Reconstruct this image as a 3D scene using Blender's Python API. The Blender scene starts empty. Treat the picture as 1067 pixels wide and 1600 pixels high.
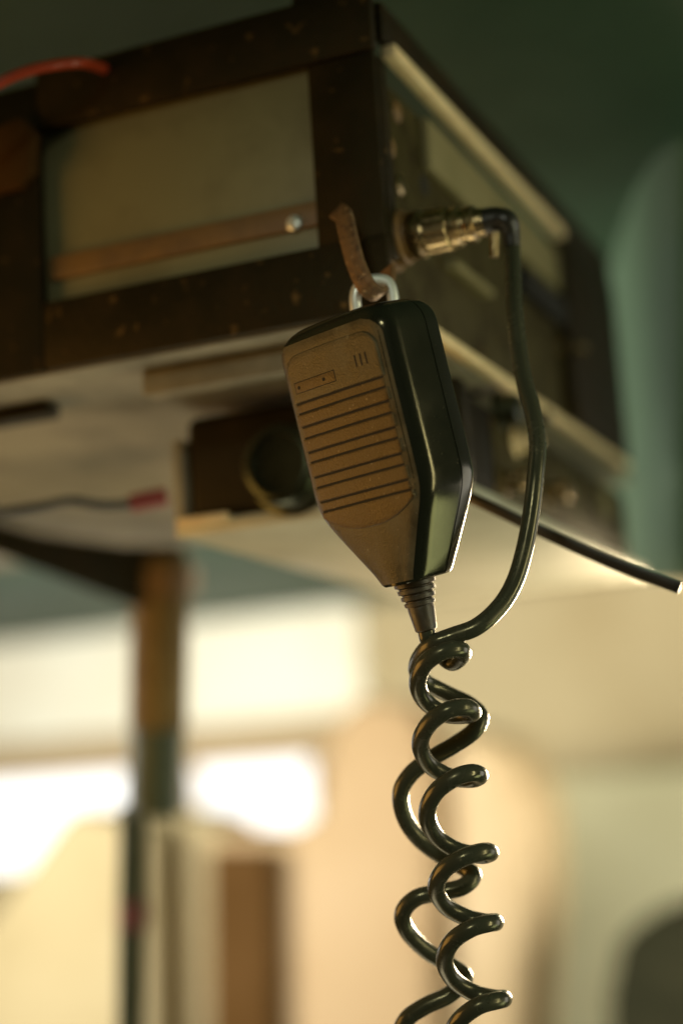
import bpy, bmesh, math, random
from mathutils import Vector, Matrix
random.seed(7)
sc = bpy.context.scene
COL = sc.collection

# ------------------------------------------------------------------ camera
F = 2600.0                       # focal length in photo pixels (1067 x 1600)
CX, CY = 533.5, 800.0
Yc = Vector((1117, 400, F)).normalized()            # world axes in camera axes (right, down, forward)
Xc = Vector((6253, -865, -F)); Xc = (Xc - Yc * Xc.dot(Yc)).normalized()
Zc = Xc.cross(Yc)
CAM = Vector((0, 0, 1.5))
def c2w(v):
    v = Vector(v); return Vector((v.dot(Xc), v.dot(Yc), v.dot(Zc)))
R_, D_, F_ = c2w((1, 0, 0)), c2w((0, 1, 0)), c2w((0, 0, 1))
def P(px, py, d):
    return CAM + c2w(((px - CX) / F * d, (py - CY) / F * d, d))
def ray(px, py):
    return c2w(((px - CX) / F, (py - CY) / F, 1.0))
def onY(px, py, Y):
    r = ray(px, py); return CAM + r * ((Y - CAM.y) / r.y)
def onX(px, py, X):
    r = ray(px, py); return CAM + r * ((X - CAM.x) / r.x)
def onZ(px, py, Z):
    r = ray(px, py); return CAM + r * ((Z - CAM.z) / r.z)

cam = bpy.data.cameras.new("camera")
cam.sensor_fit = 'AUTO'; cam.sensor_width = 36; cam.sensor_height = 36
cam.lens = F / 1600 * 36
cam.clip_start = 0.01; cam.clip_end = 60
cam.dof.use_dof = True; cam.dof.focus_distance = 0.555; cam.dof.aperture_fstop = 3.0
camo = bpy.data.objects.new("camera", cam); COL.objects.link(camo)
M = Matrix((R_, -D_, -F_)).transposed().to_4x4(); M.translation = CAM
camo.matrix_world = M
sc.camera = camo

# ------------------------------------------------------------------ world, lamps, exposure
w = bpy.data.worlds.new("World"); sc.world = w; w.use_nodes = True
bg = w.node_tree.nodes["Background"]
bg.inputs[0].default_value = (.72, 1.0, .58, 1); bg.inputs[1].default_value = 0.010
sc.view_settings.view_transform = 'Standard'; sc.view_settings.look = 'None'
sc.view_settings.exposure = 0; sc.view_settings.gamma = 1
sc.cycles.use_denoising = True
sc.cycles.max_bounces = 6
sc.cycles.sample_clamp_indirect = 4

def area(name, pos, target, size, power, col, size_y=None, spread=180):
    l = bpy.data.lights.new(name, 'AREA'); l.energy = power; l.color = col
    l.shape = 'RECTANGLE'; l.size = size; l.size_y = size_y or size; l.spread = math.radians(spread)
    o = bpy.data.objects.new(name, l); COL.objects.link(o)
    o.location = pos
    o.rotation_euler = (Vector(target) - Vector(pos)).to_track_quat('-Z', 'Y').to_euler()
    return o
MICP = P(595, 700, .56)
def camp(x, y, z): return CAM + c2w((x, y, z))
area("key_light", camp(-.62, .17, .60), MICP, .42, 2.3, (1, .53, .14))
area("left_cabin_fill", camp(-.85, .18, 1.35), camp(.05, .25, 2.9), .6, 43, (1, .95, .83))  # unseen lamp added to brighten the header and seats
area("right_cabin_fill", camp(1.05, .35, 1.5), camp(.35, .32, 2.9), .6, 20, (1, .94, .78))  # added lamp out of view, lifts the right-hand wall
area("side_light", camp(.48, .22, 1.5), P(720, 1250, .56), .24, 2.2, (1, .80, .50), spread=45)
area("low_side_light", camp(.75, .46, .60), MICP, .28, .17, (.9, 1, .50), spread=75)
area("streak_light", camp(.68, .0, .30), P(800, 560, .68), .07, 1.9, (1, .97, .62), size_y=.5)
area("front_fill", camp(-.20, -.40, -.20), P(690, 1100, .56), .12, .34, (.95, 1, .78), spread=50)  # added fill from behind the camera for highlights on the cord
area("floor_bounce", camp(-.12, .95, 1.0), camp(-.10, -.1, .85), .6, .95, (1, .90, .62), spread=85)

# ------------------------------------------------------------------ materials
def mat(name, col, rough=.5, metal=0, col2=None, nscale=40, bump=0, bscale=200, spec=.5, patch=(.45, .65),
        speck=None, speck_amt=.62, speck_scale=900, coat=0, rvar=.1, tint=None):
    m = bpy.data.materials.new(name); m.use_nodes = True
    nt = m.node_tree; b = nt.nodes["Principled BSDF"]; L = nt.links.new
    b.inputs["Base Color"].default_value = (*col, 1); b.inputs["Roughness"].default_value = rough
    b.inputs["Metallic"].default_value = metal; b.inputs["Specular IOR Level"].default_value = spec
    if tint: b.inputs['Specular Tint'].default_value = (*tint, 1)
    if coat: b.inputs["Coat Weight"].default_value = coat; b.inputs["Coat Roughness"].default_value = .1
    tc = nt.nodes.new("ShaderNodeTexCoord")
    def noise(s, det=5, r=.6):
        n = nt.nodes.new("ShaderNodeTexNoise"); n.inputs["Scale"].default_value = s
        n.inputs["Detail"].default_value = det; n.inputs["Roughness"].default_value = r
        L(tc.outputs["Object"], n.inputs["Vector"]); return n
    def ramp(src, a, c):
        r = nt.nodes.new("ShaderNodeMapRange"); r.inputs[1].default_value = a; r.inputs[2].default_value = c
        L(src, r.inputs[0]); return r.outputs[0]
    cur = None
    n1 = noise(nscale)
    if col2:
        mx = nt.nodes.new("ShaderNodeMix"); mx.data_type = 'RGBA'
        L(ramp(n1.outputs["Fac"], *patch), mx.inputs[0])
        mx.inputs[6].default_value = (*col, 1); mx.inputs[7].default_value = (*col2, 1)
        cur = mx.outputs[2]
    if speck:
        n2 = noise(speck_scale, 3, .55)
        mx = nt.nodes.new("ShaderNodeMix"); mx.data_type = 'RGBA'
        L(ramp(n2.outputs["Fac"], speck_amt, speck_amt + .08), mx.inputs[0])
        if cur: L(cur, mx.inputs[6])
        else: mx.inputs[6].default_value = (*col, 1)
        mx.inputs[7].default_value = (*speck, 1); cur = mx.outputs[2]
    if cur: L(cur, b.inputs["Base Color"])
    if rvar:
        r = nt.nodes.new("ShaderNodeMapRange"); L(n1.outputs["Fac"], r.inputs[0])
        r.inputs[1].default_value = .3; r.inputs[2].default_value = .7
        r.inputs[3].default_value = max(0.02, rough - rvar); r.inputs[4].default_value = min(1, rough + rvar)
        L(r.outputs[0], b.inputs["Roughness"])
    if bump:
        n3 = noise(bscale, 4)
        bp = nt.nodes.new("ShaderNodeBump"); bp.inputs["Strength"].default_value = bump
        bp.inputs["Distance"].default_value = .0006
        L(n3.outputs["Fac"], bp.inputs["Height"]); L(bp.outputs[0], b.inputs["Normal"])
    return m
def emis(name, col, s):
    m = bpy.data.materials.new(name); m.use_nodes = True; nt = m.node_tree
    nt.nodes.remove(nt.nodes["Principled BSDF"])
    e = nt.nodes.new("ShaderNodeEmission"); e.inputs[0].default_value = (*col, 1); e.inputs[1].default_value = s
    nt.links.new(e.outputs[0], nt.nodes["Material Output"].inputs[0]); return m

m_shell = mat("black_plastic", (.013, .014, .009), .17, bump=.03, bscale=1500, rvar=.06, speck=(.10, .085, .05), speck_amt=.70, speck_scale=700, tint=(1, .86, .52))
m_front = mat("dusty_plastic", (.052, .040, .020), .46, col2=(.125, .100, .056), nscale=90, patch=(.38, .72), bump=.45, bscale=1500, speck=(.24, .20, .12), speck_amt=.67, speck_scale=620, tint=(1, .86, .52), rvar=.14)
m_grille = mat("worn_plastic", (.060, .034, .013), .43, col2=(.120, .076, .032), nscale=110, patch=(.38, .72), bump=.5, bscale=1400, speck=(.24, .18, .10), speck_amt=.67, speck_scale=600, tint=(1, .84, .48), rvar=.14)
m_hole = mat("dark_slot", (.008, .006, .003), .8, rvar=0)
m_boot = mat("boot_rubber", (.05, .038, .022), .45, col2=(.09, .06, .03), nscale=200, bump=.15, bscale=1500)
m_cord = mat("cord_vinyl", (.044, .045, .029), .24, bump=.05, bscale=900, speck=(.10, .09, .055), speck_amt=.66, speck_scale=420, nscale=120, rvar=.13, tint=(1, .86, .52))
m_chrome = mat("polished_steel", (.80, .82, .78), .34, .45, bump=.05, bscale=900)
m_nickel = mat("old_nickel", (0.42, 0.31, 0.16), .30, 1, col2=(0.2, 0.14, 0.07), nscale=150, bump=.15, bscale=700)
m_rust = mat("rusty_steel", (.22, .12, .05), .55, .3, col2=(.10, .055, .028), nscale=240, bump=.8, bscale=500, speck=(.45, .30, .15), speck_amt=.62, speck_scale=420)
m_frame = mat("black_frame_paint", (.011, .008, .003), .62, 0, col2=(.021, .013, .005), nscale=45, bump=.6, bscale=300, spec=.25, speck=(.11, .062, .02), speck_amt=.64, speck_scale=150, tint=(1, .8, .45))
m_panel = mat("olive_panel_paint", (0.24, 0.215, 0.105), .50, 0, col2=(0.19, 0.165, 0.075), nscale=25, bump=.1, bscale=300)
m_strip = mat("brown_varnished_strip", (.23, .125, .040), .5, 0, col2=(.17, .095, .035), nscale=60, bump=.2)
m_chass = mat("khaki_chassis_paint", (.055, .044, .016), .6, 0, col2=(.024, .017, .006), nscale=55, bump=.3, spec=.2, speck=(.34, .20, .06), speck_amt=.67, speck_scale=110, tint=(1, .8, .4))
m_plate = mat("pale_olive_plate", (.24, .205, .105), .65, 0, col2=(.19, .165, .08), nscale=30, bump=.1, spec=.12)
m_rail = mat("pale_rail", (0.84, 0.66, 0.38), .6, 0, col2=(0.74, 0.55, 0.3), nscale=90, bump=.2)
m_zinc = mat("galvanised_sheet", (.50, .49, .38), .45, .25, col2=(.42, .40, .30), nscale=20, bump=.1)
m_beigep = mat("beige_painted_sheet", (0.28, 0.245, 0.165), .55, 0, col2=(0.13, 0.115, 0.075), nscale=11, bump=.1)  # dark blotches put uneven shadow of the underside into the colour
m_black = mat("black_housing_paint", (.007, .005, .003), .55, 0, col2=(.013, .009, .005), nscale=50, bump=.3, spec=.25, tint=(1, .86, .52))
m_knob = mat("knob_bakelite", (.012, .011, .006), .28, 0, spec=.5, tint=(.9, 1, .6))
m_red = mat("red_insulation", (.26, .03, .018), .35, 0)
m_redhose = mat("red_hose", (.36, .045, .015), .35, 0)  # plain red surface colour
m_wire = mat("black_insulation", (.02, .018, .014), .35, 0)
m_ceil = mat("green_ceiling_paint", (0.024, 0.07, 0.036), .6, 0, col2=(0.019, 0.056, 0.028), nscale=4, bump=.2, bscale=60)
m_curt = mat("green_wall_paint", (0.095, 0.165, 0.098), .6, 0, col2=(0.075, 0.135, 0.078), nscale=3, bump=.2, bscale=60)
m_cream = mat("cream_headliner", (.78, .76, .64), .8, 0, col2=(.74, .70, .57), nscale=5)
m_tan = mat("tan_trim", (0.4, 0.29, 0.15), .7, 0, col2=(0.34, 0.24, 0.12), nscale=6)
m_wall = mat("beige_wall_lining", (0.38, 0.31, 0.175), .8, 0, col2=(0.34, 0.27, 0.145), nscale=4)
m_seat = mat("beige_seat_cover", (0.33, 0.265, 0.145), .85, 0, col2=(0.29, 0.23, 0.12), nscale=8, bump=.3, bscale=60)
m_pink = mat("rosy_beige_cover", (0.34, 0.235, 0.125), .8, 0, col2=(0.3, 0.2, 0.1), nscale=5)
m_orange = mat("tan_leather", (0.43, 0.315, 0.17), .6, 0, col2=(0.39, 0.275, 0.14), nscale=6)
m_brown = mat("brown_leather", (0.062, 0.029, 0.006), .8, 0, col2=(0.046, 0.021, 0.004), nscale=8, spec=.1)
m_pole = mat("ochre_painted_pole", (0.23, 0.155, 0.055), .6, 0, col2=(0.17, 0.11, 0.038), nscale=30, spec=.15)
m_polegr = mat("green_sleeve", (0.075, 0.095, 0.055), .5, 0, col2=(0.06, 0.075, 0.04), nscale=30)
m_polelow = mat("dark_green_pole", (.05, .062, .032), .6, 0, spec=.2)
m_dkrest = mat("dark_headrest_vinyl", (0.02, 0.02, 0.01), .9, 0, col2=(0.03, 0.029, 0.015), nscale=20, spec=.08)
m_pale = mat("pale_green_wall", (0.54, 0.51, 0.33), .8, 0, col2=(0.5, 0.46, 0.28), nscale=4)
m_glass = bpy.data.materials.new("window_glass"); m_glass.use_nodes = True
_b = m_glass.node_tree.nodes["Principled BSDF"]; _b.inputs["Transmission Weight"].default_value = 1
_b.inputs["Roughness"].default_value = 0; _b.inputs["IOR"].default_value = 1.02
m_sky = emis("bright_overcast_sky", (1, .985, .93), 2.4)

# ------------------------------------------------------------------ builders
ROOTLOC = {}
def root(name, loc, label, cat, group=None):
    o = bpy.data.objects.new(name, None); COL.objects.link(o); o.location = loc
    o.empty_display_size = .01
    o["label"] = label; o["category"] = cat
    if group: o["group"] = group
    return o
def top_of(o):
    while o.parent: o = o.parent
    return o
def make(name, vf, m, parent=None, smooth=False, bevel=0, seg=2, label=None, cat=None, group=None, kind=None, sharp=None):
    verts, faces = vf
    vs = [Vector(v) for v in verts]
    if parent: base = Vector(top_of(parent).location)
    else:
        zmin = min(v.z for v in vs)
        base = Vector((sum(v.x for v in vs) / len(vs), sum(v.y for v in vs) / len(vs), zmin))
    me = bpy.data.meshes.new(name)
    me.from_pydata([tuple(v - base) for v in vs], [], faces)
    bm = bmesh.new(); bm.from_mesh(me)
    bmesh.ops.recalc_face_normals(bm, faces=bm.faces[:])
    if bevel:
        es = [e for e in bm.edges if len(e.link_faces) == 2 and e.calc_face_angle(0) > .5]
        bmesh.ops.bevel(bm, geom=es, offset=bevel, segments=seg, affect='EDGES', profile=.5)
        bmesh.ops.recalc_face_normals(bm, faces=bm.faces[:])
    bm.to_mesh(me); bm.free()
    if smooth or bevel:
        for p in me.polygons: p.use_smooth = True
        me.set_sharp_from_angle(angle=math.radians(sharp or 38))
    me.materials.append(m)
    o = bpy.data.objects.new(name, me); COL.objects.link(o)
    if parent: o.parent = parent
    else: o.location = base
    if label: o["label"] = label
    if cat: o["category"] = cat
    if group: o["group"] = group
    if kind: o["kind"] = kind
    return o
def box(p0, p1):
    (x0, y0, z0), (x1, y1, z1) = p0, p1
    v = [(x, y, z) for x in (x0, x1) for y in (y0, y1) for z in (z0, z1)]
    f = [(0, 1, 3, 2), (4, 6, 7, 5), (0, 4, 5, 1), (2, 3, 7, 6), (0, 2, 6, 4), (1, 5, 7, 3)]
    return v, f
def prism(poly, off):
    """closed prism from a list of 3D points and an extrusion vector"""
    n = len(poly); off = Vector(off)
    v = [Vector(p) for p in poly] + [Vector(p) + off for p in poly]
    f = [tuple(range(n))[::-1], tuple(range(n, 2 * n))]
    f += [(i, (i + 1) % n, n + (i + 1) % n, n + i) for i in range(n)]
    return v, f
def catmull(pts, sub=10):
    pts = [Vector(p) for p in pts]
    q = [pts[0] * 2 - pts[1]] + pts + [pts[-1] * 2 - pts[-2]]
    out = []
    for i in range(1, len(q) - 2):
        p0, p1, p2, p3 = q[i - 1:i + 3]
        for k in range(sub):
            t = k / sub
            out.append(.5 * ((2 * p1) + (p2 - p0) * t + (2 * p0 - 5 * p1 + 4 * p2 - p3) * t * t + (3 * p1 - p0 - 3 * p2 + p3) * t ** 3))
    out.append(pts[-1]); return out
def sweep(path, section, up=None):
    """sweep a closed 2D section along a path with parallel transport; section(i, t) -> list of (a, b)"""
    n = len(path); V = []; Fc = []
    t0 = (path[1] - path[0]).normalized()
    nrm = Vector(up) if up else Vector((0.31, .2, .93))
    nrm = (nrm - t0 * nrm.dot(t0)).normalized()
    for i in range(n):
        t = (path[min(i + 1, n - 1)] - path[max(i - 1, 0)]).normalized()
        nrm = (nrm - t * nrm.dot(t)).normalized(); bn = t.cross(nrm)
        s = section(i, i / (n - 1)); k = len(s)
        V += [path[i] + nrm * a + bn * b for a, b in s]
        if i: Fc += [((i - 1) * k + j, (i - 1) * k + (j + 1) % k, i * k + (j + 1) % k, i * k + j) for j in range(k)]
    Fc += [tuple(range(k))[::-1], tuple(range((n - 1) * k, n * k))]
    return V, Fc
def circ(r, k=16): return [(r * math.cos(2 * math.pi * j / k), r * math.sin(2 * math.pi * j / k)) for j in range(k)]
def tube(path, r, k=16):
    rf = r if callable(r) else (lambda t: r)
    return sweep(path, lambda i, t: circ(rf(t), k))
def lathe(base, axis, prof, k=32, wob=None):
    """prof: list of (distance along axis, radius)"""
    base = Vector(base); axis = Vector(axis).normalized()
    s = axis.orthogonal().normalized(); u = axis.cross(s); V = []; Fc = []
    for i, (h, r) in enumerate(prof):
        for j in range(k):
            a = 2 * math.pi * j / k; rr = r * (wob(j) if wob and r > .001 else 1)
            V.append(base + axis * h + (s * math.cos(a) + u * math.sin(a)) * rr)
        if i: Fc += [((i - 1) * k + j, (i - 1) * k + (j + 1) % k, i * k + (j + 1) % k, i * k + j) for j in range(k)]
    n = len(prof)
    Fc += [tuple(range(k))[::-1], tuple(range((n - 1) * k, n * k))]
    return V, Fc
def struct(name, vf, m, **k): return make(name, vf, m, kind="structure", **k)
def pxpoly(pts, Y, d, wiggle=0):
    """a slab standing in a plane of constant Y: outline points, thickness d in +Y"""
    return prism([onY(x, y, Y) for x, y in pts], (0, d, 0))

# ================================================================== SETTING
ZC = CAM.z + .37
YW = (CAM + F_ * 2.75).y + .25                       # far wall plane
XL, XR = -4.2, 1.6
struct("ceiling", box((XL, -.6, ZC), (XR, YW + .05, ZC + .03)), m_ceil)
# far wall: header band, trim strip, sill wall and the right hand lining leave two window openings
def wz(y, x=300): return onY(x, y, YW).z
def wx(x, y=1240): return onY(x, y, YW).x
zt, zh, zs, zb = ZC - .001, wz(1140), wz(1198), wz(1345)
xm0, xm1, xr = wx(205), wx(295), wx(486)
far = struct("far_wall", box((wx(560), YW, .3), (XR, YW + .04, ZC - .002)), m_wall)
make("header_panel", box((XL, YW - .03, zh), (wx(585), YW + .04, ZC - .003)), m_cream, far, bevel=.008)
make("trim_strip", box((XL, YW - .04, zs), (wx(590), YW + .042, zh - .002)), m_tan, far, bevel=.008)
make("window_pillar", box((xm0, YW, zb), (xm1, YW + .04, zs - .002)), m_tan, far, bevel=.004)
make("window_pillar", box((xr, YW - .001, zb), (wx(560) - .002, YW + .041, zs - .002)), m_pink, far, bevel=.004)
make("sill_panel", box((XL, YW - .002, .3), (wx(558) - .004, YW + .04, zb - .002)), m_seat, far, bevel=.004)
for a, b in ((XL, xm0), (xm1, xr)):
    make("window_pane", box((a, YW + .018, zb), (b, YW + .022, zs)), m_glass, far)
struct("sky", box((-9, YW + 1.6, -.5), (6, YW + 1.65, 4.5)), m_sky)

# ------------------------------------------------------------------ right hand wall
cols = [(905, 1.42), (930, 1.30), (952, 1.19), (972, 1.10), (995, 1.03), (1022, .985), (1060, .96), (1110, .955), (1240, .97)]  # bend shaped so the left part turns away and darkens
ring = [(x, d) for x, d in cols] + [(x, d + .03) for x, d in cols[::-1]]
pv = [P(x, -260, d) for x, d in ring] + [P(x, 905 + (x - 1000) * .02, d) for x, d in ring]
nr = len(ring)
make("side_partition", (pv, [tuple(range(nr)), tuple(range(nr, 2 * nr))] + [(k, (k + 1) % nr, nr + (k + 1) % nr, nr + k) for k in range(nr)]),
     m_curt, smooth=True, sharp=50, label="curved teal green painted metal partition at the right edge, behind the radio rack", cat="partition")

# ================================================================== THE RACK
C0 = P(610, 480, .605)                         # bottom near corner of the upper box
BX, BY, BZ = C0
ZT = onY(578, -8, BY).z                        # top of the rack
XLF = BX - .255
YR = onX(965, 560, BX).y                       # rear of the rack
YE = onX(872, 335, BX).y
rk = root("equipment_rack", (BX, BY, BZ), "dark steel equipment rack with an olive panel, hung under the green ceiling", "rack")
def face(px, py, off=0): return onY(px, py, BY + off)
def side(px, py, off=0): return onX(px, py, BX + off)
A = .0225      # angle iron leg
post_w = BX - face(487, 240).x
for nm, p0, p1 in (("corner_post", (BX - post_w, BY, BZ + .0215), (BX, BY + .004, ZT - .022)),
                   ("corner_post_flange", (BX - .003, BY + .004, BZ + .0215), (BX + .0005, BY + .013, ZT - .022)),
                   ("corner_post", (XLF, BY, BZ), (face(62, 330).x, BY + .004, ZT)),
                   ):
    make(nm.replace("_flange", "") if "flange" in nm else nm, box(p0, p1), m_frame, rk, bevel=.001)
ptz = face(280, 150).z; pbz = face(280, 430).z
make("top_rail", box((face(62, 330).x + .0005, BY - .001, ptz), (BX + .0005, BY + .004, ZT + .004)), m_frame, rk, bevel=.001)
make("bottom_rail", box((face(62, 330).x + .0005, BY - .001, BZ), (BX + .0005, BY + .004, pbz)), m_frame, rk, bevel=.0012)
pn = make("front_panel", box((face(62, 330).x - .012, BY + .006, pbz - .004), (BX - post_w + .004, BY + .008, ptz + .004)), m_panel, rk, bevel=.0005)
sz1, sz0 = face(280, 353).z, face(280, 391).z
st = make("brown_strip", box((face(62, 330).x + .001, BY + .0035, sz0), (BX - post_w - .0005, BY + .006, sz1)), m_strip, rk, bevel=.0006)
q = face(14, 245)
make("latch", prism([face(x, y, -.006) for x, y in ((-20, 205), (30, 182), (52, 205), (50, 268), (30, 290), (-20, 300))], (0, .006, 0)), m_brown, rk, bevel=.0012)
scw = face(454, 345)
make("screw_head", lathe((scw.x, BY + .0036, scw.z), (0, -1, 0), [(0, .0030), (.0008, .0030), (.0014, .0022), (.0016, .0009)], 20), m_chrome, st, smooth=True)
# right side: rails along Y
ry0 = BY + .013
make("side_top_rail", box((BX - .004, ry0, ZT - .012), (BX, YR, ZT + .004)), m_frame, rk, bevel=.001)
make("lit_rail_strip", box((BX - .003, ry0 + .004, ZT - .018), (BX + .003, YE - .002, ZT - .0125)), m_rail, rk, bevel=.001)  # pale strip: light caught by the top rail, put in as colour
rz1 = side(700, 500).z
make("side_bottom_rail", box((BX - .004, ry0, BZ), (BX + .002, YR - .004, BZ + .0042)), m_rail, rk, bevel=.001)
make("rear_post", box((BX - .006, YE, BZ + .006), (BX + .0012, YR, ZT - .0125)), m_frame, rk, bevel=.001)
make("base_plate", box((XLF - .5, BY + .0045, BZ - .0005), (BX - .0045, onZ(120, 870, BZ).y, BZ + .0015)), m_beigep, rk, bevel=.0005)
make("base_rib", box((XLF - .05, BY + .035, BZ - .007), (BX - .17, BY + .047, BZ - .001)), m_black, rk, bevel=.001)
make("base_rib", box((BX - .115, BY + .020, BZ - .011), (BX - .03, BY + .03, BZ - .001)), m_beigep, rk, bevel=.001)
make("hanger_strap", box((BX - .035, BY + .008, ZT), (BX - .012, BY + .012, ZC - .001)), m_frame, rk)

# upper radio inside the rack (right face)
ur = root("radio_set", (BX - .006, BY + .1, BZ + .002), "khaki radio chassis inside the rack, side with the plugged-in round connector", "radio")
XU = BX - .002
make("chassis_side", box((BX - .09, BY + .014, BZ + .008), (XU - .004, YR - .006, ZT - .022)), m_chass, ur, bevel=.0015)
p_a, p_b = side(675, 200), side(875, 400)
make("cover_plate", box((XU - .004, p_a.y, side(760, 345).z + .002), (XU + .0005, YE - .003, ZT - .024)), m_plate, ur, bevel=.001)
for k, (px, py) in enumerate(((640, 170), (630, 225), (646, 285))):
    q = side(px, py)
    make("clip", lathe((XU - .0045, q.y, q.z), (1, 0, 0), [(0, .0042), (.0012, .0042), (.0020, .0030), (.0022, .0012)], 16), m_strip if k < 2 else m_nickel, ur, smooth=True)
q = side(683, 285); make("vent_hole", lathe((XU - .0042, q.y, q.z), (1, 0, 0), [(0, .0045), (.0006, .0045)], 16), m_hole, ur)
# dark recess with sockets and toggle
q0, q1 = side(820, 400), side(890, 545)
make("dark_socket_bay", box((XU - .004, q0.y, q1.z + .012), (XU + .002, q1.y, q0.z - .004)), m_hole, ur, bevel=.001)
q = side(893, 540); make("toggle_switch", lathe((XU - .004, q.y, q.z), (1, 0, -.2), [(0, .005), (.004, .005), (.0045, .002), (.012, .0025), (.014, .0018)], 16), m_nickel, ur, smooth=True)
q = side(735, 425); make("guard_bar", box((XU - .004, q.y - .02, q.z - .0035), (XU + .003, q.y + .03, q.z)), m_plate, ur, bevel=.001)
# ---- connector socket on the chassis
cs = side(628, 372)
sock = make("socket", lathe((XU - .004, cs.y, cs.z), (1, 0, 0), [(0, .0125), (.003, .0125), (.0035, .0105), (.0075, .0105), (.008, .009), (.010, .009)], 28), m_strip, ur, smooth=True)

# ---- lower radio
LB = onX(735, 768, BX)                         # near right bottom corner
ZL, YL = LB.z, LB.y
XLL = onY(272, 740, YL).x
lr = root("lower_radio", (BX - .08, YL + .05, ZL), "black fronted radio with a round knob slung under the rack, behind the microphone", "radio")
LT = BZ - .0125
make("front_housing", box((XLL + .006, YL, ZL + .0035), (BX - .001, YL + .012, onY(272, 655, YL).z)), m_black, lr, bevel=.005, seg=4)
make("case", box((XLL + .010, YL + .012, ZL + .0035), (BX - .004, YR - .003, LT)), m_black, lr, bevel=.001)
make("end_flange", box((XLL, YL - .001, ZL + .003), (XLL + .0055, YL + .03, onY(265, 690, YL).z)), m_beigep, lr, bevel=.0012)
make("bottom_plate", box((XLL + .001, YL - .003, ZL - .003), (BX + .002, YR + .012, ZL + .0028)), m_zinc, lr, bevel=.0008)
ft = make("bottom_tab", box((onY(285, 815, YL).x, YL - .006, ZL + .001), (onY(365, 810, YL).x, YL - .0005, ZL + .0045)), m_rail, lr, bevel=.0008)
q = onY(462, 735, YL)
kn = make("knob", lathe((q.x, YL, q.z), (0, -1, 0), [(0, .0200), (.003, .0200), (.004, .0178), (.016, .0170), (.018, .0160), (.019, .0140), (.0192, .0125), (.017, .0120), (.017, .004)], 36), m_knob, lr, smooth=True)
for px, py, r, L_, mm in ((792, 640, .0085, .010, m_knob), (815, 690, .006, .012, m_rail), (800, 752, .0055, .012, m_nickel), (865, 770, .006, .012, m_nickel), (850, 650, .004, .006, m_hole)):
    q = side(px, py)
    make("side_knob" if mm is m_knob else "terminal", lathe((BX - .0045, q.y, q.z), (1, 0, 0), [(0, r * 1.1), (.002, r * 1.1), (.0024, r * .85), (L_, r * .8), (L_ + .001, r * .55)], 22), mm, lr, smooth=True)
q0, q1 = side(770, 560), side(940, 800)
make("side_panel", box((BX - .0045, side(782, 690).y, ZL + .006), (BX - .003, YR - .006, LT - .004)), m_chass, lr, bevel=.0006)
q = side(952, 785); make("name_plate", box((BX - .003, q.y - .01, q.z - .008), (BX - .0015, q.y + .008, q.z + .008)), m_plate, lr, bevel=.0006)

# ------------------------------------------------------------------ wires, bracket, pole
make("red_hose", tube(catmull([P(x, y, d) for x, y, d in ((-60, 170, .63), (-10, 135, .63), (40, 112, .632), (90, 101, .636), (135, 99, .645), (175, 112, .68))]), .0021), m_redhose,
     smooth=True, label="thin red hose at the upper left corner on top of the rack", cat="hose")
wr = root("power_wire", P(246, 780, .735), "black power wire with a red end entering the lower radio", "wire")
pts = catmull([P(x, y, d) for x, y, d in ((-70, 800, .73), (0, 800, .735), (60, 792, .735), (110, 783, .735), (160, 790, .735), (205, 788, .735))])
make("wire", tube(pts, .0021), m_wire, wr, smooth=True)
make("red_sleeve", tube(catmull([P(205, 788, .735), P(228, 782, .735), P(262, 776, .735)]), .0042), m_red, wr, smooth=True)

pole = root("grab_pole", P(203, 1720, 1.03), "ochre upright pole with green sleeve at the left, under the rack brace", "pole")
def pp(x, y, d=1.03): return P(x, y, d)
make("upper_pole", tube([pp(252, 868), pp(250, 960), pp(247, 1135) ], .0182, 24), m_pole, pole, smooth=True)
make("collar", tube([pp(258, 884), pp(256, 928)], .0215, 24), m_strip, pole, smooth=True)
make("sleeve", tube([pp(247, 1136), pp(245, 1200), pp(243, 1268)], .0178, 24), m_polegr, pole, smooth=True)
make("lower_pole", tube([pp(208, 1262), pp(205, 1450), pp(203, 1720)], .0085, 20), m_polelow, pole, smooth=True)
make("red_band", tube([pp(207, 1405), pp(206, 1450)], .0092, 20), mat("faded_red_tape", (.14, .035, .03), .6), pole, smooth=True)
make("ceiling_brace", prism([P(x, y, .90 + (x + 160) / 450 * .13) for x, y in ((-160, 775), (60, 836), (190, 852), (285, 852), (292, 900), (215, 950), (150, 925), (0, 868), (-160, 815))], F_ * .02), m_frame, pole, bevel=.002)

# ------------------------------------------------------------------ cabin behind: seats
def seat(name, pts, Y, d, m, label, cat="seat", bev=.03):
    return make(name, pxpoly(pts, Y, d), m, bevel=bev, seg=4, label=label, cat=cat)
S1 = YW - .75
seat("seat_back", [(-120, 1560), (-20, 1435), (100, 1268), (120, 1262), (215, 1285), (232, 1300), (240, 1760), (-120, 1760)], S1, .12, m_seat,
     "beige covered seat back with a slanting top, left of the pole", bev=.012)
seat("seat_back", [(228, 1262), (300, 1266), (345, 1285), (352, 1760), (236, 1760)], S1 + .1, .12, m_seat,
     "narrow beige seat back right of the pole, under the bright window", bev=.012)
seat("door_panel", [(322, 1325), (424, 1325), (428, 1760), (324, 1760)], S1 - .04, .03, m_brown,
     "dark brown upright leather panel between beige seats", "panel", bev=.008)
seat("tall_seat_back", [(330, 1292), (440, 1300), (492, 1275), (503, 1180), (530, 1105), (580, 1085), (640, 1095), (668, 1160), (680, 1760), (330, 1760)], S1, .10, m_pink,
     "broad rosy beige seat back with a tall rounded end behind the coiled cord", "seat", bev=.02)
seat("seat_back", [(640, 1200), (690, 1140), (760, 1135), (815, 1180), (845, 1270), (850, 1400), (820, 1760), (640, 1760)], S1 + .05, .14, m_orange,
     "tan leather seat back glowing orange behind the coiled cord", bev=.04)
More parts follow.
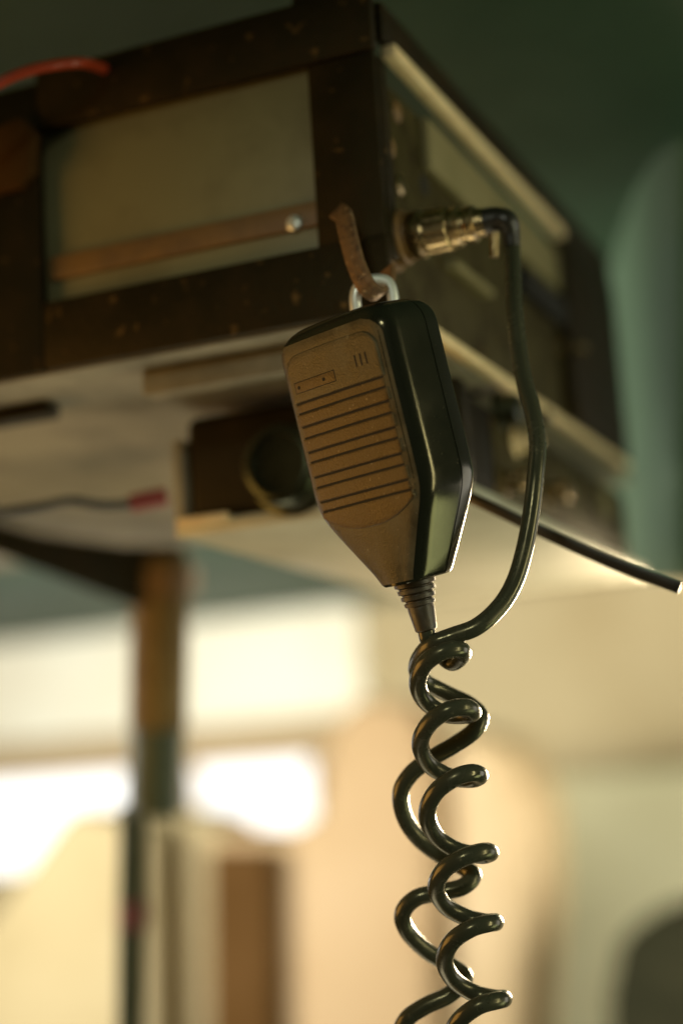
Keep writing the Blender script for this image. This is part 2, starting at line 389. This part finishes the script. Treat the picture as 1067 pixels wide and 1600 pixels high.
seat("seat_back", [(940, 1560), (955, 1480), (990, 1430), (1060, 1410), (1160, 1430), (1180, 1760), (935, 1760)], S1 - .05, .12, m_dkrest,
     "dark vinyl seat back in the lower right corner", bev=.04)
seat("wall_panel", [(845, 1215), (1300, 1180), (1300, 1760), (830, 1760)], YW - .12, .05, m_pale,
     "pale greenish wall panel at the right behind the dark seat", "panel", bev=.01)

# ================================================================== MICROPHONE
TH = math.radians(45)
vd = Vector((.236, .97, -.015)).normalized()
zz = Vector((0, 0, 1)); zz = (zz - vd * zz.dot(vd)).normalized()
uu = vd.cross(zz); uu = uu if uu.x > 0 else -uu
a_c = uu * math.cos(TH) - zz * math.sin(TH)
n_c = -uu * math.sin(TH) - zz * math.cos(TH)
aw, bw, nw = c2w(a_c), c2w(-vd), c2w(n_c)
H, W, T = 92.0, 56.0, 28.0
def mic(a, b, n): return MICP + (aw * a + bw * (b - H / 2) + nw * n) * .001
def soft(x, k=2.2): return k * math.log(1 + math.exp(max(-40, min(40, x / k))))
def hw(b):                                   # half width of the outline
    h = W / 2 - soft(29 - b) * (18.0 / 29)
    rt = 10
    if b > H - rt: h -= rt - math.sqrt(max(0, rt * rt - (b - H + rt) ** 2))
    return h
def nf(b):
    n = T / 2 - soft(27 - b, 3) * (4.7 / 27)
    rt = 8
    if b > H - rt: n -= .85 * (rt - math.sqrt(max(0, rt * rt - (b - H + rt) ** 2)))
    return n
def nb(b):
    n = -T / 2 + soft(24 - b, 3) * (2.5 / 24)
    rt = 4
    if b > H - rt: n += rt - math.sqrt(max(0, rt * rt - (b - H + rt) ** 2))
    return n
NS = -5.2
def sect_front(b, inset=0):
    h = hw(b) - inset; f = nf(b); rc = min(7.0, h * .55); out = []
    h2 = h - .9
    pts = [(h, NS + .25), (h, NS + 1.2)]
    for k in range(9):
        t = k / 8 * math.pi / 2
        pts.append((h2 - rc + rc * math.cos(t), f - .8 - rc + rc * math.sin(t)))
    for k in range(1, 7):
        x = (h2 - rc) * (1 - k / 6)
        pts.append((x, f - .8 * (x / max(h2 - rc, .1)) ** 2))
    return pts + [(-x, y) for x, y in pts[-2::-1]]
def sect_rear(b, inset=0):
    h = hw(b) - inset; f = nb(b); rc = min(4.0, h * .4)
    pts = [(h, NS - .25), (h, NS - .8)]
    for k in range(7):
        t = k / 6 * math.pi / 2
        pts.append((h - .4 - rc + rc * math.cos(t), f + rc - rc * math.sin(t)))
    pts.append((0, f - .3))
    return pts + [(-x, y) for x, y in pts[-2::-1]]
bs = [0, .25, .8, 1.6] + [3 + 2.0 * i for i in range(41)]
bs = [b for b in bs if b < H - 10.2] + [H - 10 + 10 * math.sin(math.radians(a)) for a in range(0, 82, 6)] + [H - .12]
def loft(sf):
    V = []; Fc = []; k = None
    for i, b in enumerate(bs):
        ins = {0: 1.0, 1: .45, 2: .1}.get(i, 0)
        s = sf(b, ins); k = len(s)
        V += [mic(a, b, n) for a, n in s]
        if i: Fc += [((i - 1) * k + j, (i - 1) * k + (j + 1) % k, i * k + (j + 1) % k, i * k + j) for j in range(k)]
    Fc += [tuple(range(k)), tuple(range((len(bs) - 1) * k, len(bs) * k))]
    return V, Fc
mc = root("speaker_microphone", mic(0, 0, 0), "black hand microphone with ribbed dusty front, hanging from the steel shackle", "microphone")
make("front_shell", loft(sect_front), m_shell, mc, smooth=True, sharp=50)
make("rear_shell", loft(sect_rear), m_shell, mc, smooth=True, sharp=50)
# thin dark filler, puts the seam's shade into colour
def sect_seam_shade(b, inset=0):
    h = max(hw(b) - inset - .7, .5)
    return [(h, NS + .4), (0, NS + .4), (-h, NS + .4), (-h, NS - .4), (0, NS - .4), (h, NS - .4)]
make("seam_shade", loft(sect_seam_shade), m_hole, mc)

def nsurf(a, b=60):                          # height of the front surface for the raised pieces
    h2 = W / 2 - .9; rc = 7.0; f = nf(b)
    x = abs(a)
    if x <= h2 - rc: return f - .8 * (x / (h2 - rc)) ** 2
    s = x - (h2 - rc); return f - .8 - rc + math.sqrt(max(0, rc * rc - s * s))
def pillow(a0, a1, blo, bhi, top, rim=.35, drop=.3, na=26, nbn=5, depth=1.2):
    """raised piece lying on the front face, with rolled edges; blo/bhi may depend on a"""
    cols = [a0, a0 + rim * .35, a0 + rim] + [a0 + rim + (a1 - a0 - 2 * rim) * i / na for i in range(1, na)] + [a1 - rim, a1 - rim * .35, a1]
    V = []; Fc = []
    for ci, a in enumerate(cols):
        lo, hi = blo(a), bhi(a)
        rows = [lo, lo + rim * .35, lo + rim] + [lo + rim + (hi - lo - 2 * rim) * i / nbn for i in range(1, nbn)] + [hi - rim, hi - rim * .35, hi]
        e1 = {0: 1, 1: .3}.get(ci, {0: 1, 1: .3}.get(len(cols) - 1 - ci, 0))
        n = len(rows)
        col = [(a, rows[0], top - depth)]
        for ri, b in enumerate(rows):
            e2 = {0: 1, 1: .3}.get(ri, {0: 1, 1: .3}.get(n - 1 - ri, 0))
            col.append((a, b, top - drop * max(e1, e2)))
        col.append((a, rows[-1], top - depth))
        V += [mic(a_, b_, nsurf(a_, b_) + t_) for a_, b_, t_ in col]
        k = n + 2
        if ci: Fc += [((ci - 1) * k + j, (ci - 1) * k + j + 1, ci * k + j + 1, ci * k + j) for j in range(k - 1)]
    Fc += [tuple(range(k)), tuple(range((len(cols) - 1) * k, len(cols) * k))]
    return V, Fc
PA = 21.6
def ctop(a):                                 # rounded top corners
    r = 6; x = abs(a) - (PA - r)
    return 83.2 + .4 * (1 - (a / PA) ** 2) - (r - math.sqrt(max(0, r * r - x * x)) if x > 0 else 0)
def cbot(a): return 21.0 + 6.6 * (abs(a) / PA) ** 2.3
lines = [67.2, 63.7, 59.2, 55.2, 50.4, 46.8, 41.7, 38.0, 33.0, 29.6]
g = .24
# front skin around the grille, dusty
tp = make("grille_top_plate", pillow(-PA, PA, lambda a: lines[0] + g, ctop, .55, na=40, nbn=8), m_front, mc, smooth=True, sharp=60)
for i in range(9):
    hi, lo = lines[i] - g, lines[i + 1] + g
    raised = i % 2 == 1
    make("slat" if raised else "grille_channel", pillow(-PA + (0 if raised else .5), PA - (0 if raised else .5), lambda a: lo, lambda a: hi, .62 if raised else .18), m_grille, mc, smooth=True, sharp=60)
make("grille_bottom_plate", pillow(-PA + .3, PA - .3, cbot, lambda a: max(lines[9] - g, cbot(a) + 1.2), .45, na=40), m_grille, mc, smooth=True, sharp=60)
# dusty skin of chin and brow; its outline paints the face's lit area
def sheet(blist, off, lmax, rmax):
    V = []; Fc = []; n = 25
    for i, b in enumerate(blist):
        h2 = hw(b) - .9; rc = min(7.0, hw(b) * .55)
        for j in range(n):
            a = -lmax(b) + (lmax(b) + rmax(b)) * j / (n - 1); x = abs(a); f = nf(b)
            if x <= h2 - rc: nn = f - .8 * (x / max(h2 - rc, .1)) ** 2
            else:
                s = x - (h2 - rc); nn = f - .8 - rc + math.sqrt(max(0, rc * rc - s * s))
            V.append(mic(a, b, nn + off))
        if i: Fc += [((i - 1) * n + j, (i - 1) * n + j + 1, i * n + j + 1, i * n + j) for j in range(n - 1)]
    return V, Fc
full = [.9 + (H - 4.6 - .9) * i / 60 for i in range(61)]
def lim_r(b):
    x = hw(b) - .9 - min(7.0, hw(b) * .55) * .42
    r = 7; t = b - (H - 4.5 - r)
    return x - (r - math.sqrt(max(0, r * r - t * t)) if t > 0 else 0)
make("front_face_skin", sheet(full, .08, lambda b: hw(b) - .9 - min(7.0, hw(b) * .55) * .25, lim_r), m_front, mc, smooth=True)
make("groove_shade", sheet([29 + 53.5 * i / 30 for i in range(31)], .13, lambda b: 20.8 - max(0, b - 78) * .9 - max(0, 27 - b) * 1.6, lambda b: 20.8 - max(0, b - 78) * .9 - max(0, 27 - b) * 1.6), m_hole, mc, smooth=True)  # dark sheet put behind the slats so their grooves look shaded
# label plate frame on the top plate, with two rivets; three sound slots
def bar(a0, a1, b0, b1, top, m, name, par): return make(name, pillow(a0, a1, lambda a: b0, lambda a: b1, top, rim=.08, drop=.05, na=6, nbn=2), m, par, smooth=True, sharp=60)
la0, la1, lb0, lb1 = -19.2, 1.4, 70.4, 74.4
lp = bar(la0, la1, lb0, lb1, .57, m_hole, "label_recess", tp)
bar(la0 + .35, la1 - .35, lb0 + .3, lb1 - .3, .62, m_grille, "label_plate", lp)
for a in (-17.0, -4.2):
    make("rivet", lathe(mic(a, 72.4, nsurf(a) + .60), nw, [(0, .0006), (.00015, .0006), (.0002, .0003)], 14), m_hole, lp)
for k in range(3):
    a = 11.6 + 2.3 * k
    bar(a - .38, a + .38, 72.6, 76.6, .585, m_hole, "sound_slot", tp)
# strain relief boot
bt = [mic(0, 1.2 - 1.0 * i, -.5) for i in range(2)]
ax = -bw
prof = []
for i in range(4):
    h = i * 2.3
    r = 7.2 - .62 * i
    prof += [(h, r - .75), (h + .35, r - .75), (h + .5, r), (h + 1.75, r - .12), (h + 1.95, r - .85)]
prof += [(9.6, 4.5), (10.2, 4.55), (17.2, 3.75), (17.6, 3.3), (17.7, 2.6)]
make("strain_relief", lathe(mic(0, .3, -.5), ax, [(h * .001, r * .001) for h, r in prof], 32), m_boot, mc, smooth=True, sharp=40)
# belt clip and stud on the back, hung on the shackle
make("rear_clip", prism([mic(a, b, -T / 2 - .1) for a, b in ((-8, 40), (8, 40), (8, 84), (5, 88), (-5, 88), (-8, 84))], nw * -.0022), m_chrome, mc, bevel=.0005)

# ================================================================== COILED CORD
D0 = .56
def Q(px, py, mm): return P(px, py, D0 + mm * .001)
cord = root("coiled_cord", Q(760, 1600, 0), "dark coiled cord looping from the round connector down and back up to the microphone", "cord")
Rr = [(723, 1022), (738, 1112), (749, 1213), (765, 1333), (773, 1441), (787, 1561), (799, 1680), (808, 1795)]
Xl = [653, 657, 667, 682, 694, 706, 716]
neck = mic(0, -16.5, -.5)
stA = [neck, neck - bw * .004 + F_ * .0006, Q(685, 1018, 7.0), Q(706, 1035, 7.5)]
EE = [.29, .27, .24, .20, .175, .16, .15, .15]
for i in range(7):
    (x0, y0), (x1, y1) = Rr[i], Rr[i + 1]
    for k in range(8):
        ph = 2 * math.pi * k / 8
        xr_ = x0 + (x1 - x0) * k / 8
        c = (xr_ + Xl[i]) / 2; hwid = (xr_ - Xl[i]) / 2
        p = y1 - y0
        stA.append(Q(c + hwid * math.cos(ph) + random.uniform(-1, 1), y0 + p * k / 8 - (EE[i] + (EE[i + 1] - EE[i]) * k / 8) * p * math.sin(ph) + random.uniform(-1, 1), -8.6 * math.sin(ph)))
make("front_coil", tube(catmull(stA, 7), .0030, 18), m_cord, cord, smooth=True)
tipd = (side(640, 366) - CAM).dot(F_)
con_ax = Vector((1, 0, 0))
cb = Vector((XU + .006, cs.y, cs.z))
tip = cb + con_ax * .034
dt = (tip - CAM).dot(F_)
def topx(p):
    v = p - CAM; d = v.dot(F_); return CX + v.dot(R_) / d * F, CY + v.dot(D_) / d * F, d
print("CONNECTOR", topx(cb), topx(tip))
lead = [tip - con_ax * .004, tip + con_ax * .002]
tx, ty, td = topx(tip)
lead += [P(796, ty + 16, td), P(800, ty + 50, td)]
for x, y, d in ((803, 470, .598), (808, 530, .592), (817, 590, .586), (831, 640, .58), (839, 690, .575), (836, 745, .571), (829, 805, .568), (818, 862, .565), (803, 910, .562), (780, 948, .559), (745, 979, .556)):
    lead.append(P(x, y, d))
for x, y, mm in ((706, 994, -3), (676, 1006, -2), (657, 1026, 5), (651, 1048, 13), (665, 1066, 20), (700, 1085, 24), (733, 1101, 24), (750, 1120, 19), (739, 1143, 16), (708, 1165, 17), (677, 1183, 18), (644, 1207, 19), (626, 1238, 21),
                 (632, 1277, 25), (655, 1311, 28), (690, 1338, 28), (722, 1354, 26), (739, 1368, 22), (722, 1386, 19), (688, 1394, 19), (650, 1403, 19), (629, 1427, 21), (637, 1456, 25), (668, 1487, 28), (703, 1508, 28),
                 (726, 1528, 23), (702, 1554, 20), (662, 1573, 20), (632, 1597, 21), (622, 1640, 25), (655, 1690, 28), (700, 1720, 26), (790, 1790, 10)):
    lead.append(Q(x, y, mm))
make("rear_coil", tube(catmull(lead, 8), .0030, 18), m_cord, cord, smooth=True)
plug = make("connector_plug", lathe(cb, con_ax, [(h * .001, r * .001) for h, r in ((0, 8.6), (1, 9.2), (4.5, 9.2), (5.2, 7.6), (6, 7.3), (16, 7.0), (16.6, 7.6), (19, 7.6), (19.6, 6.4), (22, 6.2), (22.6, 6.9), (25, 6.9), (25.6, 5.4), (29, 5.0))], 36), m_nickel, cord, smooth=True)
make("coupling_ring", lathe(cb + con_ax * .0065, con_ax, [(0, .0078), (.0004, .0082), (.0086, .0080), (.009, .0076)], 40, wob=lambda j: 1 + .035 * (j % 2)), m_nickel, plug, smooth=False)
make("elbow_boot", tube(catmull([cb + con_ax * .027, tip - con_ax * .001, tip + con_ax * .003 - Vector((0, 0, .0015)), P(796, ty + 18, td), P(799, ty + 42, td)], 8), lambda t: .0050 - .0018 * t, 18), m_wire, plug, smooth=True)
for q in (P(772, ty + 22, td - .002),):
    make("cable_clamp_screw", tube([q, q - D_ * -.009], .0017, 14), m_nickel, plug, smooth=True)

# ================================================================== HOOK AND PADLOCK
def rect(a, b): return [(-a, -b), (a, -b), (a, b), (-a, b)]
hk = catmull([P(x, y, d) for x, y, d in ((527, 330, .602), (537, 338, .594), (545, 372, .588), (556, 412, .584), (571, 445, .581), (588, 459, .585), (600, 452, .590), (606, 436, .594), (606, 420, .597))], 8)
ho = make("hanging_hook", sweep(hk, lambda i, t: rect(.0034, .0011), up=tuple(D_ * -1 + R_ * .9)), m_rust, bevel=.0004,
          label="rusty bent steel strap hook on the rack corner, holding the shackle", cat="hook")
pl = root("padlock", P(586, 560, .592), "small padlock with shiny steel shackle, hung in the rusty hook above the microphone", "padlock")
sh = catmull([P(x, y, .588) for x, y in ((560, 520), (557, 492), (555, 466), (560, 449), (573, 440), (592, 437), (606, 442), (613, 460), (616, 490), (618, 520))], 8)
make("shackle", tube(sh, .0021, 16), m_chrome, pl, smooth=True)
make("lock_body", prism([P(x, y, .5865) for x, y in ((552, 512), (628, 506), (640, 590), (562, 597))], F_ * .008), m_nickel, pl, bevel=.0012)

# cable tie tail
ct = catmull([P(700, 762, .632), P(760, 789, .622), P(850, 832, .612), P(960, 881, .602), P(1062, 919, .593)], 6)
make("cable_tie", sweep(ct, lambda i, t: rect(.0021, .0010), up=tuple(D_)), m_wire, bevel=.0003,
     label="long black cable tie tail sticking out below the radio to the right", cat="cable tie")
